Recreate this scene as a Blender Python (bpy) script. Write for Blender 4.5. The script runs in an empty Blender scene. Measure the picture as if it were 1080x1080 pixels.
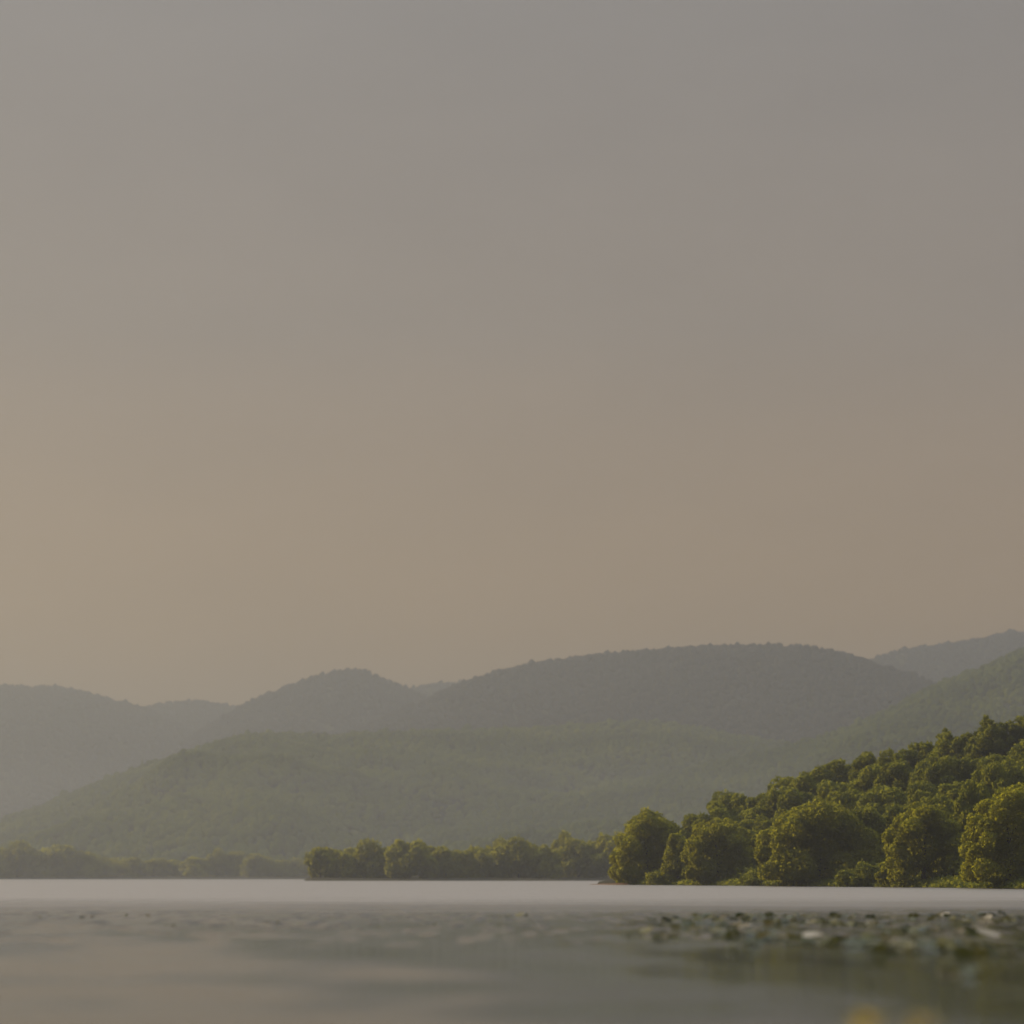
import bpy, math
import numpy as np

R = math.radians
scene = bpy.context.scene
C = scene.collection
LENS_PX = 2550.0          # focal length in pixels of the 1080 px wide photograph (85 mm on 36 mm film)
HORIZON = 924.5
EYE = 1.5
SUN_AZ, SUN_EL = -60.0, 24.0

# ------------------------------------------------------------------ helpers
def px2x(px, y): return (px - 540.0) / LENS_PX * y
def px2z(py, y): return EYE + (HORIZON - py) / LENS_PX * y
def smooth(t):
    t = np.clip(t, 0, 1); return t * t * (3 - 2 * t)

def mesh_from(name, verts, faces_flat, nper, mats, smooth_shade=False):
    """one mesh of equal-sized polygons; faces_flat = index array (n, nper)"""
    me = bpy.data.meshes.new(name)
    verts = np.asarray(verts, np.float32); f = np.asarray(faces_flat, np.int32)
    me.vertices.add(len(verts)); me.vertices.foreach_set('co', verts.ravel())
    me.loops.add(f.size); me.loops.foreach_set('vertex_index', f.ravel())
    me.polygons.add(len(f))
    me.polygons.foreach_set('loop_start', np.arange(0, f.size, nper, dtype=np.int32))
    if smooth_shade:
        me.polygons.foreach_set('use_smooth', np.ones(len(f), bool))
    me.update(calc_edges=True)
    for m in (mats if isinstance(mats, (list, tuple)) else [mats]): me.materials.append(m)
    return me

def link(name, data, parent=None, loc=(0, 0, 0)):
    o = bpy.data.objects.new(name, data); C.objects.link(o)
    o.location = loc
    if parent is not None: o.parent = parent
    return o

def tag(o, label=None, cat=None, group=None, kind=None):
    if label: o['label'] = label
    if cat: o['category'] = cat
    if group: o['group'] = group
    if kind: o['kind'] = kind
    return o

_rng_tab = np.random.default_rng(5).random((256, 256))
def vnoise(x, y):
    """smooth value noise in [0,1]"""
    xi = np.floor(x).astype(int); yi = np.floor(y).astype(int)
    fx = x - xi; fy = y - yi
    fx = fx * fx * (3 - 2 * fx); fy = fy * fy * (3 - 2 * fy)
    t = _rng_tab
    a = t[xi & 255, yi & 255]; b = t[(xi + 1) & 255, yi & 255]
    c = t[xi & 255, (yi + 1) & 255]; d = t[(xi + 1) & 255, (yi + 1) & 255]
    return (a * (1 - fx) + b * fx) * (1 - fy) + (c * (1 - fx) + d * fx) * fy
def fbm(x, y, n=4):
    s = 0; a = 0.5
    for i in range(n):
        s = s + a * vnoise(x + 17.3 * i, y - 9.1 * i); x = x * 2.03; y = y * 2.03; a *= 0.5
    return s

# ------------------------------------------------------------------ materials
def new_mat(name):
    m = bpy.data.materials.new(name); m.use_nodes = True
    nt = m.node_tree
    for n in list(nt.nodes): nt.nodes.remove(n)
    out = nt.nodes.new('ShaderNodeOutputMaterial')
    return m, nt, out
def N(nt, t, **kw):
    n = nt.nodes.new(t)
    for k, v in kw.items(): setattr(n, k, v)
    return n
def ramp(nt, stops, fac):
    r = N(nt, 'ShaderNodeValToRGB'); e = r.color_ramp.elements
    while len(e) < len(stops): e.new(0.5)
    for k, (p, c) in zip(e, stops): k.position = p; k.color = tuple(c) + (1,)
    nt.links.new(fac, r.inputs[0]); return r

def leaf_material(name, dark, mid, light, trans, tfac, scale):
    m, nt, out = new_mat(name); L = nt.links.new
    tc = N(nt, 'ShaderNodeTexCoord'); oi = N(nt, 'ShaderNodeObjectInfo')
    no = N(nt, 'ShaderNodeTexNoise'); no.inputs['Scale'].default_value = scale
    no.inputs['Detail'].default_value = 4; no.inputs['Roughness'].default_value = 0.65
    add = N(nt, 'ShaderNodeVectorMath', operation='ADD')
    L(tc.outputs['Object'], add.inputs[0]); 
    sc = N(nt, 'ShaderNodeVectorMath', operation='SCALE'); sc.inputs['Scale'].default_value = 1.0
    L(oi.outputs['Location'], sc.inputs[0]); L(sc.outputs[0], add.inputs[1]); L(add.outputs[0], no.inputs['Vector'])
    mix = N(nt, 'ShaderNodeMath', operation='MULTIPLY_ADD'); mix.inputs[1].default_value = 0.22; 
    L(oi.outputs['Random'], mix.inputs[0]); L(no.outputs['Fac'], mix.inputs[2])
    r = ramp(nt, [(0.36, dark), (0.60, mid), (0.82, light)], mix.outputs[0])
    d = N(nt, 'ShaderNodeBsdfDiffuse'); L(r.outputs[0], d.inputs[0])
    t = N(nt, 'ShaderNodeBsdfTranslucent')
    rt = ramp(nt, [(0.32, tuple(0.6 * c for c in trans)), (0.85, trans)], mix.outputs[0]); L(rt.outputs[0], t.inputs[0])
    ms = N(nt, 'ShaderNodeMixShader'); ms.inputs[0].default_value = tfac
    L(d.outputs[0], ms.inputs[1]); L(t.outputs[0], ms.inputs[2]); L(ms.outputs[0], out.inputs['Surface'])
    return m

M_leaf = leaf_material('shore_foliage', (0.080, 0.092, 0.022), (0.118, 0.130, 0.026), (0.165, 0.168, 0.030), (0.58, 0.55, 0.035), 0.48, 0.35)  # own leaf colours, paler and yellower than the woodland set
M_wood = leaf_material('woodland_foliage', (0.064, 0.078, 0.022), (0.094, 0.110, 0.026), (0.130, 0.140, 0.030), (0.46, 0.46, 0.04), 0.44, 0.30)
M_far = leaf_material('hill_forest_foliage', (0.050, 0.066, 0.012), (0.100, 0.122, 0.016), (0.175, 0.180, 0.022), (0.36, 0.38, 0.02), 0.34, 0.009)
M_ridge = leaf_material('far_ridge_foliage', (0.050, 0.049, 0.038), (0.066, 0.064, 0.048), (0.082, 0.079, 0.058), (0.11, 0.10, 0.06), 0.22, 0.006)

def rough_earth(name, c1, c2, scale):
    m, nt, out = new_mat(name); L = nt.links.new
    g = N(nt, 'ShaderNodeNewGeometry'); no = N(nt, 'ShaderNodeTexNoise')
    no.inputs['Scale'].default_value = scale; no.inputs['Detail'].default_value = 6
    L(g.outputs['Position'], no.inputs['Vector'])
    r = ramp(nt, [(0.35, c1), (0.68, c2)], no.outputs['Fac'])
    b = N(nt, 'ShaderNodeBsdfPrincipled'); b.inputs['Roughness'].default_value = 0.95
    b.inputs['Specular IOR Level'].default_value = 0.1
    L(r.outputs[0], b.inputs['Base Color'])
    bp = N(nt, 'ShaderNodeBump'); bp.inputs['Strength'].default_value = 0.6; bp.inputs['Distance'].default_value = 0.3
    L(no.outputs['Fac'], bp.inputs['Height']); L(bp.outputs[0], b.inputs['Normal'])
    L(b.outputs[0], out.inputs['Surface']); return m
M_earth = rough_earth('dark_bank_earth', (0.030, 0.026, 0.016), (0.055, 0.050, 0.026), 0.6)
M_hill = rough_earth('forest_floor', (0.035, 0.040, 0.018), (0.06, 0.06, 0.024), 0.02)
M_bed = rough_earth('lake_bed', (0.03, 0.03, 0.022), (0.06, 0.055, 0.04), 0.2)
M_sand = rough_earth('reddish_sand', (0.16, 0.095, 0.06), (0.30, 0.19, 0.125), 0.9)
M_bark = rough_earth('bark', (0.035, 0.028, 0.020), (0.075, 0.060, 0.042), 3.0)

# water: wind-roughened far out, nearly calm close to the shore
def water_material():
    m, nt, out = new_mat('lake_water'); L = nt.links.new
    g = N(nt, 'ShaderNodeNewGeometry'); sep = N(nt, 'ShaderNodeSeparateXYZ'); L(g.outputs['Position'], sep.inputs[0])
    # breeze line, wandering with a large noise
    big = N(nt, 'ShaderNodeTexNoise'); big.inputs['Scale'].default_value = 0.045; big.inputs['Detail'].default_value = 3
    L(g.outputs['Position'], big.inputs['Vector'])
    wob = N(nt, 'ShaderNodeMath', operation='MULTIPLY_ADD'); wob.inputs[1].default_value = 46.0; wob.inputs[2].default_value = -23.0
    L(big.outputs['Fac'], wob.inputs[0])
    yy = N(nt, 'ShaderNodeMath', operation='ADD'); L(sep.outputs['Y'], yy.inputs[0]); L(wob.outputs[0], yy.inputs[1])
    far = N(nt, 'ShaderNodeMapRange', interpolation_type='SMOOTHSTEP'); far.inputs['From Min'].default_value = 68; far.inputs['From Max'].default_value = 185
    L(yy.outputs[0], far.inputs['Value'])
    rip = N(nt, 'ShaderNodeMapRange', interpolation_type='SMOOTHSTEP'); rip.inputs['From Min'].default_value = 46; rip.inputs['From Max'].default_value = 84
    L(yy.outputs[0], rip.inputs['Value'])
    def slope(scale, detail, off):
        mp = N(nt, 'ShaderNodeMapping'); mp.inputs['Location'].default_value = off; mp.inputs['Scale'].default_value = (scale, scale, scale)
        L(g.outputs['Position'], mp.inputs['Vector'])
        n = N(nt, 'ShaderNodeTexNoise'); n.inputs['Scale'].default_value = 1; n.inputs['Detail'].default_value = detail
        L(mp.outputs[0], n.inputs['Vector'])
        s = N(nt, 'ShaderNodeVectorMath', operation='SUBTRACT'); s.inputs[1].default_value = (0.5, 0.5, 0.5)
        L(n.outputs['Color'], s.inputs[0]); return s.outputs[0]
    def scaled(v, k):
        s = N(nt, 'ShaderNodeVectorMath', operation='SCALE'); L(v, s.inputs[0])
        if isinstance(k, float): s.inputs['Scale'].default_value = k
        else: L(k, s.inputs['Scale'])
        return s.outputs[0]
    def add(a, b):
        s = N(nt, 'ShaderNodeVectorMath', operation='ADD'); L(a, s.inputs[0]); L(b, s.inputs[1]); return s.outputs[0]
    def aniso(sx, sy, detail, off):
        mp = N(nt, 'ShaderNodeMapping'); mp.inputs['Location'].default_value = off; mp.inputs['Scale'].default_value = (sx, sy, 1)
        L(g.outputs['Position'], mp.inputs['Vector'])
        n = N(nt, 'ShaderNodeTexNoise'); n.inputs['Scale'].default_value = 1; n.inputs['Detail'].default_value = detail
        L(mp.outputs[0], n.inputs['Vector']); return n
    def centred(n):
        s = N(nt, 'ShaderNodeVectorMath', operation='SUBTRACT'); s.inputs[1].default_value = (0.5, 0.5, 0.5)
        L(n.outputs['Color'], s.inputs[0]); return s.outputs[0]
    swell = scaled(centred(aniso(0.33, 0.20, 2, (3, 7, 0))), 0.07)
    mid = scaled(centred(aniso(0.7, 0.9, 2, (13, 2, 0))), 0.014)
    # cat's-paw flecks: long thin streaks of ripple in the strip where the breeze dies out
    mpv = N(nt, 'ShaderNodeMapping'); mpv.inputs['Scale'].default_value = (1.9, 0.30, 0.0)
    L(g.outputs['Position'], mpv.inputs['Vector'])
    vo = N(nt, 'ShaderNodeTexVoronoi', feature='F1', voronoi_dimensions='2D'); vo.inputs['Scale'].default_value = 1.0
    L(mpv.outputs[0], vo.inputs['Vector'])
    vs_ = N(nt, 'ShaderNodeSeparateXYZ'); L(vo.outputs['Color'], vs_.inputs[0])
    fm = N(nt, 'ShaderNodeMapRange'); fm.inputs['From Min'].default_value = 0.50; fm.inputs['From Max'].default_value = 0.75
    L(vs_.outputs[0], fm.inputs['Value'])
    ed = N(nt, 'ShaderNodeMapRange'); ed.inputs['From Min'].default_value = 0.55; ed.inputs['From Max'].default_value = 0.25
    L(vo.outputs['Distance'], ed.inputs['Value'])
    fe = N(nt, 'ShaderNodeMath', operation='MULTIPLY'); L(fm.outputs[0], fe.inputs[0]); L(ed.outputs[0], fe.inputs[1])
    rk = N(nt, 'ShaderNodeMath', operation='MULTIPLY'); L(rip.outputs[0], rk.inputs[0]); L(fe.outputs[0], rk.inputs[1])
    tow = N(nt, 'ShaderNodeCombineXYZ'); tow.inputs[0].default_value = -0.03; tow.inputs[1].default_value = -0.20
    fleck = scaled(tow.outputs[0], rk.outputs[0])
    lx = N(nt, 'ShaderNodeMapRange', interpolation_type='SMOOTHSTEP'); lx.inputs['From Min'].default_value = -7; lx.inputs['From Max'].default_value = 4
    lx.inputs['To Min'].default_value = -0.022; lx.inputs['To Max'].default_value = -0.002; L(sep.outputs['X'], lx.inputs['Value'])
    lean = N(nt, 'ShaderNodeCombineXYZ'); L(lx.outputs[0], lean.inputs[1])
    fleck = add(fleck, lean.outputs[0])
    tot = add(add(swell, mid), fleck)
    flat = N(nt, 'ShaderNodeVectorMath', operation='MULTIPLY'); flat.inputs[1].default_value = (1, 1, 0); L(tot, flat.inputs[0])
    up = N(nt, 'ShaderNodeVectorMath', operation='ADD'); up.inputs[1].default_value = (0, 0, 1); L(flat.outputs[0], up.inputs[0])
    nn = N(nt, 'ShaderNodeVectorMath', operation='NORMALIZE'); L(up.outputs[0], nn.inputs[0])
    ro = N(nt, 'ShaderNodeMapRange'); ro.inputs['To Min'].default_value = 0.09; ro.inputs['To Max'].default_value = 0.34
    L(far.outputs[0], ro.inputs['Value'])
    b = N(nt, 'ShaderNodeBsdfPrincipled'); b.inputs['Base Color'].default_value = (0.020, 0.026, 0.022, 1)
    b.inputs['IOR'].default_value = 1.333
    L(ro.outputs[0], b.inputs['Roughness']); L(nn.outputs[0], b.inputs['Normal'])
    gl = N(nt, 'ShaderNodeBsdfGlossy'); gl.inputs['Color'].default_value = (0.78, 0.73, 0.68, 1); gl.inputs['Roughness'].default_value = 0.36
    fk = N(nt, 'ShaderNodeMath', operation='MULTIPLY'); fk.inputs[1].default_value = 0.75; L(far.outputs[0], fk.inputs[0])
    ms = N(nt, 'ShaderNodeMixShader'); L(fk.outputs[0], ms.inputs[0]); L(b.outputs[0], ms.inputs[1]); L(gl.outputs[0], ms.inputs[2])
    L(ms.outputs[0], out.inputs['Surface']); return m
M_water = water_material()

# ------------------------------------------------------------------ setting: lake bed sheet, water
def sheet(name, x0, x1, y0, y1, z, m):
    me = mesh_from(name, [(x0, y0, z), (x1, y0, z), (x1, y1, z), (x0, y1, z)], [[0, 1, 2, 3]], 4, m)
    return tag(link(name, me), kind='structure')
sheet('ground', -4400, 4400, -900, 6500, -3.0, M_bed)
sheet('water', -4300, 4300, -850, 3200, 0.0, M_water)

# ------------------------------------------------------------------ hills: ridges with a traced skyline at a true distance
def ico(sub):
    import bmesh
    bm = bmesh.new(); bmesh.ops.create_icosphere(bm, subdivisions=sub, radius=1.0)
    v = np.array([p.co[:] for p in bm.verts]); f = np.array([[q.index for q in p.verts] for p in bm.faces]); bm.free(); return v, f
ICO1, ICO2 = ico(2), ico(3)

def ridge(prof, ycrest, yfoot, zfoot, back, tree_h, gully, power=1.0, nu=360, nt_=60):
    """prof: (px,py) skyline incl. trees; returns z(px,t) grid, t in 0..1 foot->crest, 1..1.5 behind"""
    p = np.array(prof, float)
    px = np.linspace(p[0, 0], p[-1, 0], nu); py = np.interp(px, p[:, 0], p[:, 1])
    k = np.ones(5) / 5; py = np.convolve(np.pad(py, 2, mode='edge'), k, 'valid')
    yc = np.interp(px, [q[0] for q in ycrest], [q[1] for q in ycrest])
    yf = np.interp(px, [q[0] for q in yfoot], [q[1] for q in yfoot])
    t = np.concatenate([np.linspace(0, 1, nt_ - 20), np.linspace(1, 1.4, 21)[1:]])
    P, T = np.meshgrid(px, t, indexing='ij')
    YC = yc[:, None]; YF = yf[:, None]
    Y = np.where(T <= 1, YF + (YC - YF) * T, YC + (T - 1) / 0.4 * back)
    ZC = px2z(py, yc)[:, None] - tree_h
    X = px2x(P, Y)
    gn = fbm(X / 260 + 3, Y / 420 + 1) - 0.5
    s = np.clip(T, 0, 1)
    prof_up = (0.55 * s + 0.45 * smooth(s)) ** power
    Z = zfoot + (ZC - zfoot) * prof_up + gully * gn * np.sin(np.pi * s) ** 1.0
    Z = np.where(T > 1, ZC - (ZC - zfoot) * smooth((T - 1) / 0.4), Z)
    return X, Y, Z
def grid_mesh(name, X, Y, Z, mat):
    a, b = X.shape
    V = np.stack([X, Y, Z], -1).reshape(-1, 3)
    i = (np.arange(a - 1)[:, None] * b + np.arange(b - 1)).ravel()
    F = np.stack([i, i + b, i + b + 1, i + 1], 1)
    return mesh_from(name, V, F, 4, mat, True)

def forest(name, X, Y, Z, n, rad, seed, label, cat, front=0.03, upto=1.08, crest_n=0, sub=ICO1, mat=None, cards=0):
    """a wood that reads as one mass: lumpy crowns over the slope"""
    rng = np.random.default_rng(seed)
    a, b = X.shape; tmax = 1.4
    def sample(u, t):
        fi = u * (a - 1); fj = np.where(t <= 1, t * (b - 21), (b - 21) + (t - 1) / 0.4 * 20)
        i = np.clip(fi.astype(int), 0, a - 2); j = np.clip(fj.astype(int), 0, b - 2); di = fi - i; dj = fj - j
        def q(A): return (A[i, j] * (1 - di) + A[i + 1, j] * di) * (1 - dj) + (A[i, j + 1] * (1 - di) + A[i + 1, j + 1] * di) * dj
        return q(X), q(Y), q(Z)
    u = rng.random(n); t = front + (upto - front) * rng.random(n)
    if crest_n:
        u = np.concatenate([u, rng.random(crest_n)]); t = np.concatenate([t, 0.985 + 0.05 * rng.random(crest_n)])
    x, y, z = sample(u, t)
    keep = z > 0.3
    x, y, z = x[keep], y[keep], z[keep]; n = len(x)
    r = rad * (0.6 + 0.7 * rng.random(n) ** 1.5); h = r * (0.85 + 0.5 * rng.random(n))
    big = np.zeros(n, bool)
    if mat is None: big[max(0, n - int(crest_n * .3)):] = True
    h = np.where(big, h * 1.35, h); r = np.where(big, r * 1.35, r)
    con = rng.random(n) < (0.012 if mat is None else 0.0)
    h = np.where(con, h * 1.55, h); r = np.where(con, r * 0.62, r)
    v, f = sub
    # a handful of lumpy shapes
    shapes = []
    for s in range(10):
        d = v.copy()
        for _ in range(9):
            c = rng.normal(size=3); c /= np.linalg.norm(c); w = np.clip((v @ c - 0.55) / 0.45, 0, 1)
            d += v * (w ** 1.0)[:, None] * (0.10 + 0.25 * rng.random())
        d *= (1 + 0.07 * rng.normal(size=(len(v), 1))); shapes.append(d * 0.85)
    shapes = np.array(shapes)
    k = rng.integers(0, 10, n); ang = rng.random(n) * 6.283
    S = shapes[k]
    ca, sa = np.cos(ang)[:, None], np.sin(ang)[:, None]
    taper = np.where(con[:, None], np.clip(1.15 - 0.65 * (S[:, :, 2] + 1) / 2 * 1.3, 0.15, 2), 1.0)
    sx = (S[:, :, 0] * ca - S[:, :, 1] * sa) * taper * r[:, None] + x[:, None]
    sy = (S[:, :, 0] * sa + S[:, :, 1] * ca) * taper * r[:, None] + y[:, None]
    sz = S[:, :, 2] * h[:, None] + (z + h * 0.75)[:, None]
    V = np.stack([sx, sy, sz], -1).reshape(-1, 3)
    F = (f[None] + (np.arange(n) * len(v))[:, None, None]).reshape(-1, 3)
    me = mesh_from(name, V, F, 3, mat or M_far, True)
    o = link(name, me); tag(o, label, cat, kind='stuff'); return o

def hill(prof, ycrest, yfoot, zfoot, back, tree_h, gully, **kw):
    g = ridge(prof, ycrest, yfoot, zfoot, back, tree_h, gully, **kw)
    o = link('hill', grid_mesh('hill', *g, M_hill)); tag(o, kind='structure'); return g

F4 = hill([(60, 790), (110, 762), (140, 748), (170, 741), (200, 738), (225, 740), (250, 745), (290, 760), (340, 800)],
          [(0, 5400)], [(0, 4500)], -2, 500, 8, 10)
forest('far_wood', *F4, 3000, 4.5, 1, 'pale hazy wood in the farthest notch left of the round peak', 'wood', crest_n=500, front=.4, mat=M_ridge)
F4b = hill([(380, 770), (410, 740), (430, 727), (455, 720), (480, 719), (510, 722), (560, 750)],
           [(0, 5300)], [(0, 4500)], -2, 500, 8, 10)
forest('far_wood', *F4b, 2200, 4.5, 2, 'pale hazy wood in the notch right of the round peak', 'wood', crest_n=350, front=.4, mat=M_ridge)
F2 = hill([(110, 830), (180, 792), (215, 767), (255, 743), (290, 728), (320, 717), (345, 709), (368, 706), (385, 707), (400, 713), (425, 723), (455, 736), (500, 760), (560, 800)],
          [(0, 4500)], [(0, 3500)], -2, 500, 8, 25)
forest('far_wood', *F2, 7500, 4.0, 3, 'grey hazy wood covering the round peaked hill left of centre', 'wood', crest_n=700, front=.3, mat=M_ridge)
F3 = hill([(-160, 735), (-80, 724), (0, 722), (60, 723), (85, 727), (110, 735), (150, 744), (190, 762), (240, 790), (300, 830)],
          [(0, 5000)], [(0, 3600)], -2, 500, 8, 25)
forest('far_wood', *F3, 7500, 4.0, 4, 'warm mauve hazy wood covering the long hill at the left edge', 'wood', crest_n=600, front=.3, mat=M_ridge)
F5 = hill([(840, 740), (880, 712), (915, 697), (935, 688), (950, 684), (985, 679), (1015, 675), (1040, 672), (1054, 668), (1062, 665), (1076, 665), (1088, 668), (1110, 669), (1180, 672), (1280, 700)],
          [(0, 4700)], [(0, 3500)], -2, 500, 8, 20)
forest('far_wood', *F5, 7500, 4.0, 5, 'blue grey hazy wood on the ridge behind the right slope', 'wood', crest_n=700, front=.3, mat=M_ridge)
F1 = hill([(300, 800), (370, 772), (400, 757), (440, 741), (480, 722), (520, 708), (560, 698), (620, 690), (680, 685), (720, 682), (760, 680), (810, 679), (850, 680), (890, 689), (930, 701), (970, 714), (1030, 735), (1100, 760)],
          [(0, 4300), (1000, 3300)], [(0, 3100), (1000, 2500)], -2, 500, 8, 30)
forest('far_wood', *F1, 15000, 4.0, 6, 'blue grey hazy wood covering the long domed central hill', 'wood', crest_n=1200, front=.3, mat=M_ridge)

# middle hills
M1 = hill([(-260, 905), (-60, 886), (0, 862), (50, 842), (120, 815), (180, 794), (230, 778), (265, 770), (300, 769), (330, 770), (345, 772), (380, 768), (420, 768), (470, 766), (520, 765), (580, 762), (640, 757), (690, 757), (740, 764), (800, 775), (900, 800)],
          [(0, 2700), (600, 3000)], [(0, 1420), (600, 1600)], -1.5, 500, 11, 150, power=1.25, nu=420, nt_=90)
forest('hill_forest', *M1, 40000, 3.5, 7, 'olive green wood covering the broad middle hill behind the shore', 'forest', crest_n=700, front=.01)
M2 = hill([(330, 900), (420, 880), (500, 857), (600, 837), (700, 813), (800, 790), (850, 777), (880, 768), (920, 752), (950, 738), (985, 719), (1030, 703), (1080, 680), (1130, 664), (1240, 640)],
          [(400, 2100), (1080, 2750)], [(400, 1400), (1080, 1350)], -1.5, 500, 10, 120, power=1.1, nu=420, nt_=90)
forest('hill_forest', *M2, 42000, 3.2, 8, 'green wood on the long slope descending from the right edge', 'forest', crest_n=700, front=.01)

# ------------------------------------------------------------------ trees
def leaf_quads(rng, pts, nrm, size, spread=0.8):
    n = len(pts)
    d = nrm + spread * rng.normal(size=(n, 3)); d /= np.linalg.norm(d, axis=1)[:, None]
    a = np.cross(d, rng.normal(size=(n, 3))); a /= np.linalg.norm(a, axis=1)[:, None] + 1e-9
    b = np.cross(d, a)
    s = size * (0.55 + 0.9 * rng.random(n))[:, None]
    a = a * s; b = b * s * 0.62; bend = d * s * 0.25
    V = np.stack([pts - a - bend, pts - b, pts + a - bend, pts + b], 1).reshape(-1, 3)
    F = np.arange(4 * n).reshape(-1, 4); return V, F

def crown(seed, W, H, z0, n_lobes, size, density=1.0, peak=0.5, D=None, skew=0.0, pointed=0.0, lobes=None):
    """foliage of one tree: leaf sprays over many lobes. W width, H top, z0 lowest foliage"""
    rng = np.random.default_rng(seed); D = D or W * 0.9
    ch = H - z0; L = []
    if lobes is None:
        for i in range(n_lobes):
            zz = 0.04 + 0.86 * (i + rng.random()) / n_lobes
            if pointed: rad = (1 - zz) ** 0.8
            else: rad = 1.0 if zz < peak else math.sqrt(max(0.0, 1 - ((zz - peak) / (1.02 - peak)) ** 2))
            ang = i * 2.39996 + rng.normal() * 0.6
            lr = W * (0.11 + 0.14 * rng.random() ** 1.3) * (0.8 if pointed else 1)
            rr = max(0, rad * 0.5 * (0.84 + 0.30 * rng.random()) - lr / W * 0.8)
            L.append((math.cos(ang) * rr * W + skew * W * zz, math.sin(ang) * rr * D, z0 + ch * zz, lr, lr * (0.8 + 0.35 * rng.random())))
        L.append((skew * W + W * 0.06 * rng.normal(), 0, H - W * (0.13 if not pointed else 0.08), W * (0.16 if not pointed else .07), W * (0.13 if not pointed else 0.13)))
        L.append((skew * W * 0.5, 0, z0 + ch * 0.42, W * 0.30, ch * 0.36))
    else:
        for (x, z, r_) in lobes:
            k = 3 if r_ < 0.19 else 1
            for q in range(k):
                dep = (q - (k - 1) / 2) * 0.30 + rng.normal() * 0.05
                sh = 1 - 0.55 * abs(dep)
                L.append((x * W * sh + rng.normal() * W * 0.02, dep * D, z * H * (1 - 0.25 * abs(dep)), r_ * W * (0.9 + .25 * rng.random()), r_ * W * (0.85 + .25 * rng.random())))
    L = np.array(L)
    VV, FF, off = [], [], 0
    C0 = L[:, :3]
    for (x, y, z, lr, lh) in L:
        area = 4 * math.pi * lr * lr
        n = int(area / (size * size) * 1.15 * density)
        d = rng.normal(size=(n, 3)); d /= np.linalg.norm(d, axis=1)[:, None]
        # clumpy surface: sub-lobes
        bump = np.zeros(n)
        for _ in range(13):
            c = rng.normal(size=3); c /= np.linalg.norm(c); bump += np.clip((d @ c - 0.76) / 0.24, 0, 1) * (0.06 + 0.18 * rng.random())
        rad = (0.82 + bump) * (1 - 0.34 * rng.random(n) ** 2.0 + 0.16 * rng.random(n) ** 5)
        p = np.stack([x + d[:, 0] * lr * rad, y + d[:, 1] * lr * rad, z + d[:, 2] * lh * rad], 1)
        # drop what lies deep inside another lobe
        q = np.min(np.linalg.norm((p[:, None, :] - C0[None]) / np.stack([L[:, 3], L[:, 3], L[:, 4]], 1)[None], axis=2), axis=1)
        keep = (q > 0.62) & (p[:, 2] > z0 * 0.6 - 0.1) & (p[:, 2] > 0.05)
        p, dd = p[keep], d[keep]
        V, F = leaf_quads(rng, p, dd, size, 0.85)
        VV.append(V); FF.append(F + off); off += len(V)
    return np.concatenate(VV), np.concatenate(FF), L

def tube(path, radii, n=7):
    P = np.array(path, float); VV = []; FF = []
    for i, (p, r_) in enumerate(zip(P, radii)):
        t = P[min(i + 1, len(P) - 1)] - P[max(i - 1, 0)]; t /= np.linalg.norm(t)
        a = np.cross(t, (0.3, 1, 0.1)); a /= np.linalg.norm(a); b = np.cross(t, a)
        for k in range(n):
            w = 2 * math.pi * k / n; VV.append(p + r_ * (math.cos(w) * a + math.sin(w) * b))
    for i in range(len(P) - 1):
        for k in range(n):
            FF.append((i * n + k, i * n + (k + 1) % n, (i + 1) * n + (k + 1) % n, (i + 1) * n + k))
    return np.array(VV), np.array(FF)

def trunk_mesh(seed, H, W, L):
    rng = np.random.default_rng(seed + 99); r0 = 0.022 * H + 0.05
    zt = H * 0.72; VV, FF, off = [], [], 0
    bend = rng.normal(size=2) * 0.03 * H
    path = [(bend[0] * (t ** 2), bend[1] * t ** 2, -0.6 + (zt + 0.6) * t) for t in np.linspace(0, 1, 6)]
    rr = [r0 * 1.5, r0, r0 * .8, r0 * .6, r0 * .42, r0 * .2]
    V, F = tube(path, rr); VV.append(V); FF.append(F); off += len(V)
    pick = np.argsort(-L[:, 3] + 0.02 * W * rng.random(len(L)))[:7]
    for i in pick:
        x, y, z = L[i, :3]; s = max(0.12 * H, z * 0.55); k = s / zt if s < zt else .95
        a = np.array([bend[0] * k * k, bend[1] * k * k, s]); e = a + 0.72 * (np.array([x, y, z]) - a)
        mid = (a + e) / 2 + np.array([0, 0, 0.04 * H]) * (1 if z > s else -.4)
        V, F = tube([a, mid, e], [r0 * .42, r0 * .28, r0 * .08], 5); VV.append(V); FF.append(F + off); off += len(V)
    return np.concatenate(VV), np.concatenate(FF)

def make_tree(kind, label, cat, loc, group=None, mat=None, trunk=True, rot=0.0, **kw):
    root = link(kind, None, loc=loc); root.rotation_euler = (0, 0, rot); tag(root, label, cat, group)
    V, F, L = crown(**kw)
    c = link('crown', mesh_from('crown', V, F, 4, mat or M_leaf), root)
    if trunk:
        V, F = trunk_mesh(kw['seed'], kw['H'], kw['W'], L)
        link('trunk', mesh_from('trunk', V, F, 4, M_bark, True), root)
    return root
def copy_tree(src, loc, rot, sc, label, group=None, cat=None):
    r = src.copy(); C.objects.link(r); r.location = loc; r.rotation_euler = (0, 0, rot); r.scale = sc
    r['label'] = label
    if group: r['group'] = group
    if cat: r['category'] = cat
    for ch in src.children:
        c = ch.copy(); C.objects.link(c); c.parent = r
    return r

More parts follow.
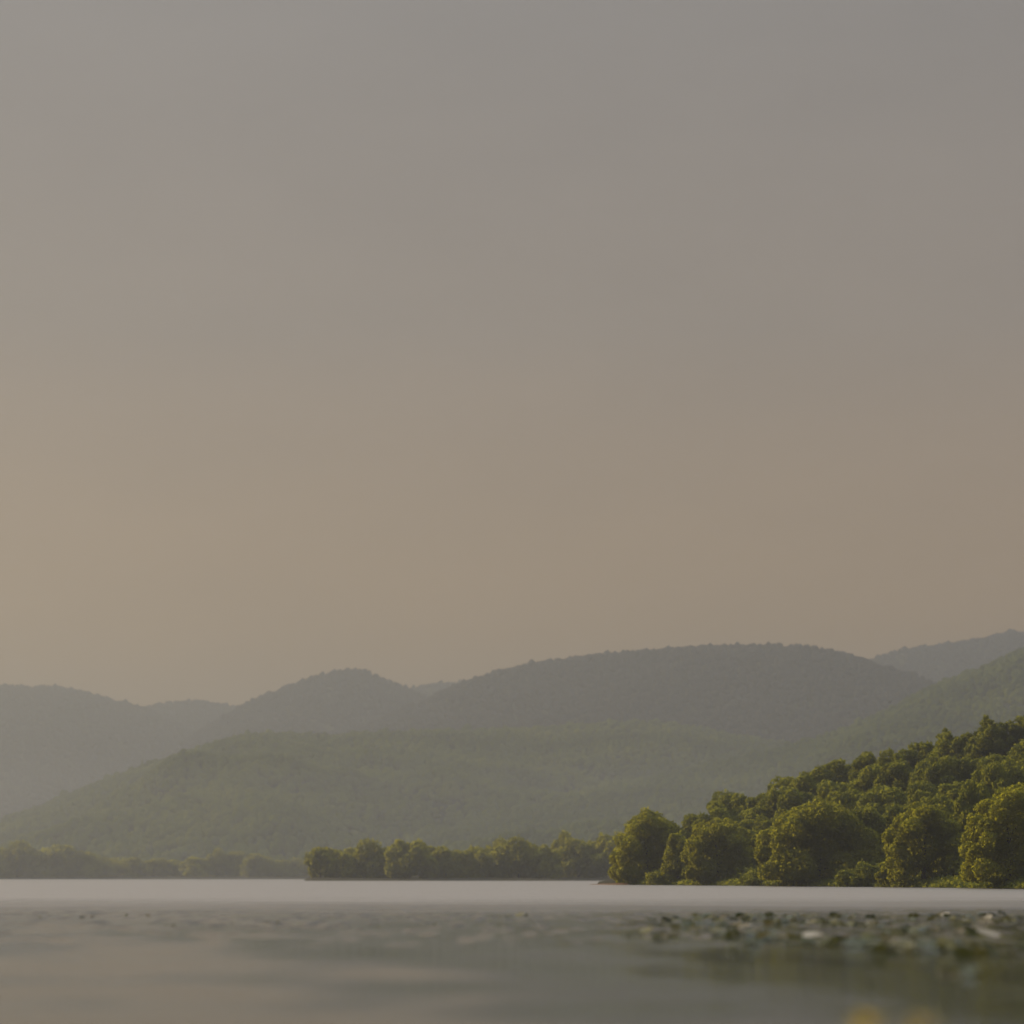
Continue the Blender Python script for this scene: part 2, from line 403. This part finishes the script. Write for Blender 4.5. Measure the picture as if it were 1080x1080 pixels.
# ------------------------------------------------------------------ the wooded headland on the right
SH = [(628, 462), (650, 446), (700, 425), (800, 385), (866, 362), (973, 330), (1080, 290), (1200, 262), (1400, 232)]
CR = [(628, 470), (690, 482), (735, 490), (775, 486), (880, 470), (960, 458), (1041, 445), (1120, 440), (1400, 430)]
CZ = [(628, 0.15), (660, 0.9), (690, 1.6), (735, 3.2), (775, 6.2), (830, 9.0), (880, 13.0), (930, 14.5), (960, 15.0), (1000, 17.0), (1041, 18.6), (1080, 19.5), (1200, 23), (1400, 28)]
def li(tab, px): return np.interp(px, [q[0] for q in tab], [q[1] for q in tab])
def head_z(px, y):
    ys, yc, zc = li(SH, px), li(CR, px), li(CZ, px)
    t = (y - ys) / (yc - ys)
    z = zc * np.clip(t, 0, 1) ** 1.15 + 0.35 * np.clip(t * 14, 0, 1)
    z = np.where(t < 0, t * 3.0, z)
    return np.where(t > 1, (zc + .35) * (1 - smooth((t - 1) / 0.9)) - 1.2 * smooth((t - 1) / 0.9), z)
px_ = np.linspace(628, 1400, 220); t_ = np.concatenate([np.linspace(-0.25, 0.1, 16), np.linspace(0.12, 1.95, 60)])
P, T = np.meshgrid(px_, t_, indexing='ij')
Yh = li(SH, P) + (li(CR, P) - li(SH, P)) * T
Zh = head_z(P, Yh) + (fbm(P / 9, Yh / 6) - 0.5) * 0.35 * (T > 0.02)
Zh[0, :] = np.minimum(Zh[0, :], -0.4)
tag(link('headland', grid_mesh('headland', px2x(P, Yh), Yh, Zh, M_earth)), kind='structure')

def at(px, y):                       # stand on the headland
    return (float(px2x(px, y)), float(y), float(head_z(px, y)))

m_px = 1 / LENS_PX
def front_tree(kind, label, cat, cx, top, w, dy, seed, mat=None, group=None, trunk=True, sink=0.0, **kw):
    y = float(li(SH, cx)) + dy; x, y, z = at(cx, y); z -= sink
    H = float(px2z(top, y)) - z; W = w * y * m_px
    return make_tree(kind, label, cat, (x, y, z), group, mat, trunk, seed=seed, W=W, H=H, **kw)

G_SHORE = 'trees along the headland shore'
LOB_POINT = [(0, .95, .05), (0, .88, .08), (-.06, .78, .11), (.07, .76, .11), (-.14, .6, .15), (.15, .58, .16), (0, .6, .2), (-.24, .38, .19), (.25, .36, .2), (0, .35, .25), (-.28, .16, .18), (.28, .15, .18)]
LOB_TIP = [(-.42, .14, .11), (-.38, .34, .12), (-.29, .55, .14), (-.13, .76, .15), (.0, .88, .12), (.16, .80, .13), (.30, .72, .14), (.38, .5, .15), (.40, .22, .14), (.05, .5, .25), (-.1, .25, .25), (.22, .22, .2), (-.25, .1, .12)]
LOB_WIDE = [(-.43, .14, .09), (-.44, .34, .085), (-.39, .53, .095), (-.29, .70, .10), (-.16, .84, .10), (-.01, .90, .10), (.13, .82, .11), (.25, .74, .11), (.36, .58, .12), (.42, .36, .11), (.42, .14, .11), (0, .5, .28), (-.22, .42, .2), (.22, .42, .2), (0, .2, .25), (-.28, .15, .15), (.28, .15, .15)]
LOB_LONE = [(-.40, .58, .10), (-.41, .42, .09), (-.34, .26, .11), (-.27, .74, .13), (-.07, .87, .14), (.13, .85, .13), (.30, .72, .14), (.40, .50, .13), (.40, .25, .13), (0, .5, .28), (-.18, .22, .2), (.2, .2, .22), (-.30, .10, .12)]
LOB_EDGE = [(-.45, .34, .09), (-.41, .47, .10), (-.31, .62, .11), (-.18, .77, .11), (-.03, .88, .11), (.12, .90, .11), (.28, .76, .13), (.40, .55, .13), (.42, .3, .12), (0, .5, .27), (-.2, .3, .2), (.2, .25, .22), (-.38, .14, .13), (0, .12, .2)]
LOB_DOME = [(-.42, .16, .12), (-.43, .40, .11), (-.37, .60, .12), (-.24, .78, .13), (-.05, .88, .13), (.15, .86, .13), (.32, .70, .14), (.40, .45, .14), (.40, .2, .14), (0, .5, .27), (0, .2, .24), (-.22, .2, .17)]
front_tree('broadleaf_tree', 'olive green tree with a ragged top at the outermost tip of the wooded point', 'tree', 682, 853, 78, 9, 11, group=G_SHORE, z0=0.3, n_lobes=34, size=0.24, lobes=LOB_TIP)
front_tree('slender_tree', 'slim young tree between the tip tree and the round tree beside it', 'tree', 715, 879, 32, 5, 12, group=G_SHORE, z0=0.3, n_lobes=20, size=0.23, peak=0.35)
front_tree('broadleaf_tree', 'dark domed tree second in from the tip with a sunlit left edge', 'tree', 757, 862, 70, 7, 13, group=G_SHORE, z0=0.3, n_lobes=34, size=0.24, lobes=LOB_DOME)
front_tree('round_willow', 'widest rounded tree of the shore with yellow rim and dark leafy front reaching the water', 'tree', 864, 848, 134, 9, 14, group=G_SHORE, z0=0.2, n_lobes=54, size=0.25, lobes=LOB_WIDE)
front_tree('broadleaf_tree', 'smaller half hidden tree behind the right shoulder of the widest rounded tree', 'tree', 912, 852, 46, 24, 15, group=G_SHORE, mat=M_wood, z0=0.6, n_lobes=24, size=0.25, peak=0.45)
front_tree('broadleaf_tree', 'lone upright tree with lumpy yellow top and left side near the right edge', 'tree', 974, 845, 86, 6, 16, group=G_SHORE, z0=0.3, n_lobes=38, size=0.23, lobes=LOB_LONE)
front_tree('broadleaf_tree', 'tall bright topped tree cut by the right edge at the waterline', 'tree', 1064, 827, 102, 6, 17, group=G_SHORE, z0=0.3, n_lobes=40, size=0.23, lobes=LOB_EDGE)
front_tree('broadleaf_tree', 'tree past the right edge beside the tall bright topped tree', 'tree', 1140, 822, 90, 8, 18, group=G_SHORE, z0=0.3, n_lobes=36, size=0.25, lobes=LOB_DOME)
front_tree('shrub', 'bright yellow green low shrub at the waterline under the slim young tree', 'shrub', 703, 924, 40, 0.5, 19, trunk=False, z0=0.05, n_lobes=12, size=0.22, D=4)
front_tree('shrub', 'small olive shrub on the bank between the domed tree and the widest tree', 'shrub', 796, 926, 36, 0.5, 20, mat=M_wood, trunk=False, z0=0.05, n_lobes=12, size=0.22, D=4)
front_tree('shrub', 'small yellow shrub leaning out from the foot of the lone upright tree', 'shrub', 934, 910, 26, 1, 21, trunk=False, z0=0.2, n_lobes=10, size=0.25, D=3)
front_tree('shrub', 'grey green spreading shrub low on the bank right of the widest tree', 'shrub', 912, 925, 66, 0.5, 22, mat=M_wood, trunk=False, z0=0.05, n_lobes=16, size=0.24, D=5)

# skyline trees of the headland (px, top, width, kind, label)
G_SLOPE = 'trees of the headland wood'
def slope_tree(px, top, w, t, seed, kind, label, pointed=0.0, lobes=26):
    y = float(li(SH, px) + (li(CR, px) - li(SH, px)) * t); x, y, z = at(px, y)
    H = float(px2z(top, y)) - z; W = w * y * m_px
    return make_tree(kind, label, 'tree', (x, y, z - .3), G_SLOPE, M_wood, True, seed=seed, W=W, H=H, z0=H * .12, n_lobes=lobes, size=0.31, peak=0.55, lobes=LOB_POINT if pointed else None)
sky_trees = [
 (735, 857, 46, 0.75, 0, 'low tree of the skyline just right of the tip tree'),
 (774, 838, 62, 0.85, 0, 'full crowned tree standing up over the dark domed shore tree'),
 (806, 836, 46, 0.85, 0, 'flat topped skyline tree above the gap left of the widest tree'),
 (830, 822, 46, 0.9, 0, 'skyline tree rising a step above its left neighbour over the widest tree'),
 (858, 811, 50, 0.9, 0, 'skyline tree directly above the top of the widest rounded tree'),
 (886, 800, 48, 0.95, 0, 'skyline tree where the wood bends from steep to gentle'),
 (918, 794, 50, 0.95, 0, 'gently rounded skyline tree right of the bend in the wood'),
 (948, 788, 46, 0.95, 0, 'rounded skyline tree left of the shorter pointed tree'),
 (972, 781, 36, 1.0, 0, 'narrow rounded skyline tree touching the shorter pointed tree'),
 (997, 766, 60, 1.0, 0.8, 'shorter pointed conifer on the skyline of the headland'),
 (1018, 771, 36, 1.0, 0, 'rounded skyline tree between the two pointed conifers'),
 (1041, 751, 60, 1.0, 0.9, 'taller pointed conifer on the skyline of the headland'),
 (1064, 759, 38, 1.0, 0, 'rounded skyline tree between the taller conifer and the right edge'),
 (1090, 748, 44, 1.0, 0, 'highest skyline tree cut by the right edge of the headland'),
 (1130, 744, 50, 1.0, 0, 'skyline tree past the right edge of the headland'),
]
for i, (px, top, w, t, pt, lab) in enumerate(sky_trees):
    slope_tree(px, top, w, t, 40 + i, 'conifer' if pt else 'broadleaf_tree', lab, pt, 30 if pt else 24)

# the shaded wood filling the slope between skyline and shore
protos = []
rngp = np.random.default_rng(77)
LAB_FILL = 'shaded leafy tree inside the headland wood between skyline and shore trees'
fill = []
for row, (dt, drop) in enumerate([(0.72, 24), (0.5, 46), (0.3, 66)]):
    px = 770 + 12 * row
    while px < 1150:
        skyl = np.interp(px, [q[0] for q in sky_trees], [q[1] for q in sky_trees])
        if px > 970: skyl += 8
        fill.append((px + rngp.normal() * 4, skyl + drop * np.interp(px, [760, 860, 1000], [0.55, 0.8, 1.0]) + rngp.normal() * 5, dt + rngp.normal() * .03))
        px += 34 + 8 * rngp.random()
for i, (px, top, t) in enumerate(fill):
    y = float(li(SH, px) + (li(CR, px) - li(SH, px)) * t); x, y, z = at(px, y)
    H = max(6.5, float(px2z(top, y)) - z); W = (48 + 14 * rngp.random()) * y * m_px
    if len(protos) < 6:
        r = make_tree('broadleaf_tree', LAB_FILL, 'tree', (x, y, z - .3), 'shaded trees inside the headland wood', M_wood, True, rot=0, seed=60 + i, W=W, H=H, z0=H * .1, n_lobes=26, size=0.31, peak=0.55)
        protos.append((r, W, H))
    else:
        src, w0, h0 = protos[i % 6]
        copy_tree(src, (x, y, z - .3), rngp.random() * 6.28, (W / w0, W / w0, H / h0), LAB_FILL, 'shaded trees inside the headland wood')

# undergrowth over the headland floor
def undergrowth():
    rng = np.random.default_rng(8); n = 30000
    px = 650 + 560 * rng.random(n); t = rng.random(n) ** 1.5 * 1.05
    edge = int(n * 0.22); t[:edge] = 0.02 + 0.05 * rng.random(edge)
    y = li(SH, px) + (li(CR, px) - li(SH, px)) * t; x = px2x(px, y); z = head_z(px, y)
    z = z + rng.random(n) ** 1.6 * np.where(t < .08, 0.5, 2.2)
    p = np.stack([x, y, z], 1); nr = np.tile((0, -.3, .8), (n, 1))
    V, F = leaf_quads(rng, p, nr, 0.36, 0.9)
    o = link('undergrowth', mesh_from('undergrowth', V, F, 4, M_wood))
    tag(o, 'dark low undergrowth along the bank and floor of the headland', 'undergrowth', kind='stuff')
undergrowth()

# sandy spit at the tip
def spit():
    n, k = 26, 11; V = []; y0 = 452
    for i in range(n):
        u = i / (n - 1); px = 622 + 44 * u
        wd = 9.0 * math.sin(math.pi * min(1, u * 0.9 + 0.03)) ** .7
        for j in range(k):
            v = j / (k - 1) * 2 - 1; y = y0 - 9 * u + v * wd
            h = (0.48 * (0.25 + 0.75 * u) * (1 - v * v)) + 0.10 * (float(fbm(np.array(px * .6), np.array(y * .4))) - 0.5) - 0.06
            V.append((px2x(px, y), y, h))
    F = [(i * k + j, (i + 1) * k + j, (i + 1) * k + j + 1, i * k + j + 1) for i in range(n - 1) for j in range(k - 1)]
    tag(link('sand_spit', mesh_from('sand_spit', V, F, 4, M_sand, True)), kind='structure')
spit()

# ------------------------------------------------------------------ far shores with their rows of trees
def shore_strip(name, px0, px1, yfront, depth, h):
    px = np.linspace(px0, px1, 60); t = np.linspace(-0.1, 1, 14); P, T = np.meshgrid(px, t, indexing='ij')
    Y = yfront + depth * T; Z = h * np.clip(T, 0, 1) ** .6 - 0.5 * (T < 0) + 0.25 * (T >= 0) + (fbm(P / 6, T * 5) - .5) * .3
    edge = np.minimum(P - px0, px1 - P) / 12.0; Z = np.where(edge < 1, Z * smooth(edge) - 0.5 * (1 - smooth(edge)), Z)
    tag(link(name, grid_mesh(name, px2x(P, Y), Y, Z, M_earth)), kind='structure')
shore_strip('shore', 318, 720, 850, 90, 2.0)
shore_strip('shore', -260, 345, 1330, 130, 2.5)

rngc = np.random.default_rng(21)
LAB_C = ['pointed leafy tree at the left end of the low point across the lake',
 'second rounded tree from the left end of the low point across the lake',
 'third tree along the low point, with a broad lit left shoulder',
 'widest rounded tree on the left half of the low point across the lake',
 'rounded tree right of the widest one on the low point',
 'dense tree at the middle of the low point across the lake',
 'broad tree right of the middle of the low point',
 'narrow tree between two broad ones right of the middle of the low point',
 'broad dark tree on the right half of the low point',
 'last tree of the low point, half hidden by the headland tip']
mid_row = [(338, 893, 30), (362, 898, 34), (393, 893, 48), (432, 888, 56), (470, 895, 40), (505, 894, 46), (547, 888, 56), (578, 894, 34), (610, 887, 46), (645, 884, 44)]
c_protos = []
for i, (px, top, w) in enumerate(mid_row):
    y = 868 + 12 * rngc.random(); z = 0.6; H = px2z(top, y) - z; W = w * y * m_px * 1.0
    r = make_tree('broadleaf_tree', LAB_C[i], 'tree', (px2x(px, y), y, z), 'trees on the low point across the lake', M_leaf, True, seed=120 + i, W=W, H=H, z0=0.3, n_lobes=18, size=0.55, peak=0.30)
    c_protos.append((r, W, H))
LAB_CB = 'smaller tree of the back row peeping over the low point across the lake'
for i, px in enumerate([350, 376, 410, 451, 488, 526, 562, 594, 626, 660, 690]):
    y = 905 + 15 * rngc.random(); z = 1.5; top = 892 - 11 * max(0, (px - 560) / 100) + 4 * rngc.normal(); H = px2z(top, y) - z; W = (34 + 8 * rngc.random()) * y * m_px
    s, w0, h0 = c_protos[(i * 3 + 1) % len(c_protos)]
    copy_tree(s, (px2x(px, y), y, z), rngc.random() * 6, (W / w0, W / w0, H / h0), LAB_CB, 'back row trees on the low point')
LAB_L = 'hazy dark leafy tree in the clump on the far left shore'
LAB_L2 = 'pale hazy low tree along the far shore left of the low point'
i = 0
for px, top in [(-30, 896), (-5, 897), (18, 894), (40, 896), (62, 893), (84, 898), (102, 904)]:
    y = 1350 + 20 * rngc.random(); z = 0.6; H = px2z(top, y) - z; W = (36 + 10 * rngc.random()) * y * m_px
    s, w0, h0 = c_protos[i % len(c_protos)]; i += 1
    copy_tree(s, (px2x(px, y), y, z), rngc.random() * 6, (W / w0, W / w0, H / h0), LAB_L, 'dark clump of trees on the far left shore')
for px in range(118, 335, 22):
    y = 1360 + 30 * rngc.random(); z = 0.8; top = 905 + 3 * rngc.normal(); H = px2z(top, y) - z; W = (30 + 10 * rngc.random()) * y * m_px
    s, w0, h0 = c_protos[i % len(c_protos)]; i += 1
    copy_tree(s, (px2x(px, y), y, z), rngc.random() * 6, (W / w0, W / w0, H / h0), LAB_L2, 'low trees along the far shore')

# ------------------------------------------------------------------ floating leaves on the calm water before the headland
def lily_pads():
    m, nt, out = new_mat('wet_lily_leaf'); L = nt.links.new
    g = N(nt, 'ShaderNodeNewGeometry')
    cr = ramp(nt, [(0.0, (0.045, 0.06, 0.025)), (0.5, (0.075, 0.09, 0.028)), (0.80, (0.20, 0.18, 0.03)), (0.94, (0.24, 0.20, 0.08)), (0.965, (0.62, 0.55, 0.42))], g.outputs['Random Per Island'])  # palest stop: glints painted into the colour of a few leaves
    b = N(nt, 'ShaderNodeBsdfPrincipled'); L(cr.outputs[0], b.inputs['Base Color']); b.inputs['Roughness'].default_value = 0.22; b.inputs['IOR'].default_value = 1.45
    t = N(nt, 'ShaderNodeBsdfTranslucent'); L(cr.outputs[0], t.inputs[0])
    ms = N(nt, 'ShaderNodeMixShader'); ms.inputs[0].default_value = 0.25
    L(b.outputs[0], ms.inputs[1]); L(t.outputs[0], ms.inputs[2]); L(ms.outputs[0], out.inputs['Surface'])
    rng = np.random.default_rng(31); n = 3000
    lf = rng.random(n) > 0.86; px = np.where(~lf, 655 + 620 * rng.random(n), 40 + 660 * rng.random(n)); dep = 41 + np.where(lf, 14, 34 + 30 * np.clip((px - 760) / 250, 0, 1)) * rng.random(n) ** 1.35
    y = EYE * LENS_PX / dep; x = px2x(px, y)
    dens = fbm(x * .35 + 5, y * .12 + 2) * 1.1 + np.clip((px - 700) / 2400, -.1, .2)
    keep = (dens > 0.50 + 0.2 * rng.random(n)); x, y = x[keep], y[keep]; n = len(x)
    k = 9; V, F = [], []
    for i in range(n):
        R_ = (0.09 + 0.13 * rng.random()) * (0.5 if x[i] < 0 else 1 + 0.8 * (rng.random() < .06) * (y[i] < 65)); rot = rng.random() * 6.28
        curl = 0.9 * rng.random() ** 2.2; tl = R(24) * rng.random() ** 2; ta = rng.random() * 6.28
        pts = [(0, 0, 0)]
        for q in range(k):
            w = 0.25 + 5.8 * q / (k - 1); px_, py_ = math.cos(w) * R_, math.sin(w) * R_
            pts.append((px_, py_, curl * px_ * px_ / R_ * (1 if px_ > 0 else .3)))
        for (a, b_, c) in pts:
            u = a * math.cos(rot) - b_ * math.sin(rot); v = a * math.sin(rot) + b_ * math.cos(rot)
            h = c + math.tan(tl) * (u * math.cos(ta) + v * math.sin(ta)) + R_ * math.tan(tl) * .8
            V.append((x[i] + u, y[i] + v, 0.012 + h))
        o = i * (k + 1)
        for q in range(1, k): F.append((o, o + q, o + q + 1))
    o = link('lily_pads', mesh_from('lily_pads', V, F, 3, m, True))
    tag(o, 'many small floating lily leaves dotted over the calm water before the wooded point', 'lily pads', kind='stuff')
    print('pads', n)
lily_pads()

# ------------------------------------------------------------------ yellow flowers in the near shallows, far out of focus
def new_plain(name, col, t=None):
    m, nt, out = new_mat(name); L = nt.links.new
    d = N(nt, 'ShaderNodeBsdfDiffuse'); d.inputs[0].default_value = col + (1,)
    tr = N(nt, 'ShaderNodeBsdfTranslucent'); tr.inputs[0].default_value = col + (1,)
    ms = N(nt, 'ShaderNodeMixShader'); ms.inputs[0].default_value = 0.4
    L(d.outputs[0], ms.inputs[1]); L(tr.outputs[0], ms.inputs[2]); L(ms.outputs[0], out.inputs['Surface']); return m
M_petal = new_plain('yellow_petal', (0.80, 0.60, 0.04)); M_petal2 = new_plain('orange_petal', (0.66, 0.50, 0.10)); M_blade = new_plain('iris_blade', (0.10, 0.16, 0.04))
def iris(px, py, y, seed, size, mat, label):
    rng = np.random.default_rng(seed); x = px2x(px, y); top = px2z(py, y)
    root = link('water_iris', None, loc=(x, y, 0.0)); tag(root, label, 'flower')
    V, F = tube([(0.05, 0, -.4), (0.02, 0, top * .5), (0, 0, top - size * .3)], [.008, .007, .005], 6)
    link('stem', mesh_from('stem', V, F, 4, M_blade, True), root)
    VV, FF, off = [], [], 0
    for k in range(9):                                  # petals: three rings, cupped
        ring = k // 3; a = k * 2.094 + ring * 1.05; up = (0.15, 0.7, 1.25)[ring]; ln = size * (0.62, .58, .45)[ring]
        rad = np.array([math.cos(a), math.sin(a), 0]); tan = np.array([-math.sin(a), math.cos(a), 0]); pts = []
        for i, u in enumerate(np.linspace(0, 1, 6)):
            c = rad * ln * math.cos(up - u * 0.7) * u + np.array([0, 0, top - size * .35 + ln * u * math.sin(up - u * .5)])
            wd = ln * 0.42 * math.sin(math.pi * min(1, u * .88 + .1)) ** .8
            pts += [c - tan * wd, c + np.array([0, 0, -wd * .15]), c + tan * wd]
        VV.append(np.array(pts)); f = []
        for i in range(5):
            for j in range(2): f.append((i * 3 + j, i * 3 + j + 1, i * 3 + j + 4, i * 3 + j + 3))
        FF.append(np.array(f) + off); off += len(pts)
    link('flower', mesh_from('flower', np.concatenate(VV), np.concatenate(FF), 4, mat, True), root)
    for k in range(4):
        a = rng.random() * 6.28; h = top * (0.55 + 0.2 * rng.random()); V = []
        for u in np.linspace(0, 1, 6):
            c = np.array([math.cos(a) * (.03 + .10 * u * u), math.sin(a) * (.03 + .10 * u * u), -.3 + (h + .3) * u]); wv = np.array([-math.sin(a), math.cos(a), 0]) * .014 * (1.02 - u)
            V += [c - wv, c + wv]
        F = [(2 * i, 2 * i + 1, 2 * i + 3, 2 * i + 2) for i in range(5)]
        link('leaf_blade', mesh_from('leaf_blade', V, F, 4, M_blade, True), root)
iris(914, 1070, 15.0, 1, .24, M_petal, 'blurred golden yellow bloom rising at the bottom edge of the water')
iris(972, 1073, 14.6, 2, .22, M_petal2, 'blurred duller ochre bloom just right of the golden one at the bottom edge')

# ------------------------------------------------------------------ haze
def haze():
    x0, x1, y0, y1, z0, z1 = -4500, 4500, -1000, 6600, -4.2, 500
    V = [(x, y, z) for x in (x0, x1) for y in (y0, y1) for z in (z0, z1)]
    F = [(0, 1, 3, 2), (4, 6, 7, 5), (0, 4, 5, 1), (2, 3, 7, 6), (0, 2, 6, 4), (1, 5, 7, 3)]
    m, nt, out = new_mat('hazy_air')
    v = N(nt, 'ShaderNodeVolumePrincipled')
    v.inputs['Color'].default_value = (0.378, 0.405, 0.462, 1); v.inputs['Density'].default_value = 0.00030; v.inputs['Anisotropy'].default_value = 0.34
    nt.links.new(v.outputs[0], out.inputs['Volume'])
    try: m.cycles.homogeneous_volume = True
    except Exception: pass
    tag(link('haze', mesh_from('haze', V, F, 4, m)), 'thin warm evening haze hanging over the lake and hills', 'haze', kind='stuff')
    x0, x1, y0, y1, z0, z1 = -1500, 1500, 965, 1310, 0.06, 55
    V = [(x, y, z) for x in (x0, x1) for y in (y0, y1) for z in (z0, z1)]
    m2 = m.copy(); m2.name = 'lake_mist'
    m2.node_tree.nodes[v.name].inputs['Density'].default_value = 0.00032
    tag(link('mist', mesh_from('mist', V, F, 4, m2)), 'low mist over the open water before the far shore', 'mist', kind='stuff')
haze()

# ------------------------------------------------------------------ sky, sun, camera
w = bpy.data.worlds.new('World'); scene.world = w; w.use_nodes = True
nt = w.node_tree; L = nt.links.new; bg = nt.nodes['Background']
sky = N(nt, 'ShaderNodeTexSky', sky_type='NISHITA'); sky.sun_disc = False
sky.sun_elevation = R(SUN_EL); sky.sun_rotation = R(SUN_AZ); sky.dust_density = 2.0; sky.air_density = 1.0
tc = N(nt, 'ShaderNodeTexCoord'); sp = N(nt, 'ShaderNodeSeparateXYZ'); L(tc.outputs['Generated'], sp.inputs[0])
veil = ramp(nt, [(0.0, (0.52, 0.27, 0.060)), (0.10, (0.45, 0.250, 0.078)), (0.22, (0.292, 0.222, 0.158)), (0.36, (0.255, 0.229, 0.203)), (0.60, (0.82, 0.87, 0.96))], sp.outputs['Z'])  # top stop, above the view: brightened as unseen fill for tree shadows
vs = N(nt, 'ShaderNodeVectorMath', operation='SCALE'); L(veil.outputs[0], vs.inputs[0])
# barely visible unevenness of the high thin cloud
cm = N(nt, 'ShaderNodeMapping'); cm.inputs['Scale'].default_value = (5, 5, 14); L(tc.outputs['Generated'], cm.inputs['Vector'])
cn = N(nt, 'ShaderNodeTexNoise'); cn.inputs['Scale'].default_value = 1.6; cn.inputs['Detail'].default_value = 5; cn.inputs['Roughness'].default_value = 0.55
L(cm.outputs[0], cn.inputs['Vector'])
cr_ = N(nt, 'ShaderNodeMapRange'); cr_.inputs['From Min'].default_value = 0.25; cr_.inputs['From Max'].default_value = 0.75; cr_.inputs['To Min'].default_value = 9.45; cr_.inputs['To Max'].default_value = 10.55
L(cn.outputs['Fac'], cr_.inputs['Value']); L(cr_.outputs[0], vs.inputs['Scale'])
mx = N(nt, 'ShaderNodeMix', data_type='RGBA'); mx.inputs['Factor'].default_value = 0.86
L(sky.outputs[0], mx.inputs['A']); L(vs.outputs[0], mx.inputs['B'])
L(mx.outputs['Result'], bg.inputs['Color']); bg.inputs['Strength'].default_value = 0.1

from mathutils import Vector
to_sun = Vector((math.sin(R(SUN_AZ)) * math.cos(R(SUN_EL)), math.cos(R(SUN_AZ)) * math.cos(R(SUN_EL)), math.sin(R(SUN_EL))))
sl = bpy.data.lights.new('sun', 'SUN'); sl.energy = 4.4; sl.angle = R(0.5); sl.color = (1.0, 0.79, 0.44)
so = link('sun', sl, loc=(-300, 300, 300)); so.rotation_euler = to_sun.to_track_quat('Z', 'Y').to_euler()

cam = bpy.data.cameras.new('camera'); co = link('camera', cam, loc=(0, 0, EYE)); co.rotation_euler = (R(90), 0, 0)
cam.sensor_width = 36; cam.lens = 36 * LENS_PX / 1080; cam.shift_y = (HORIZON - 540) / 1080
cam.clip_start = 0.1; cam.clip_end = 30000
cam.dof.use_dof = True; cam.dof.focus_distance = 222; cam.dof.aperture_fstop = 0.085 / 0.23
scene.camera = co

vsn = scene.view_settings; vsn.view_transform = 'Standard'; vsn.look = 'None'; vsn.gamma = 1; vsn.exposure = 0.0
cy = scene.cycles
cy.max_bounces = 6; cy.diffuse_bounces = 3; cy.glossy_bounces = 3; cy.transmission_bounces = 3; cy.volume_bounces = 1
cy.use_denoising = True; cy.caustics_reflective = False; cy.caustics_refractive = False
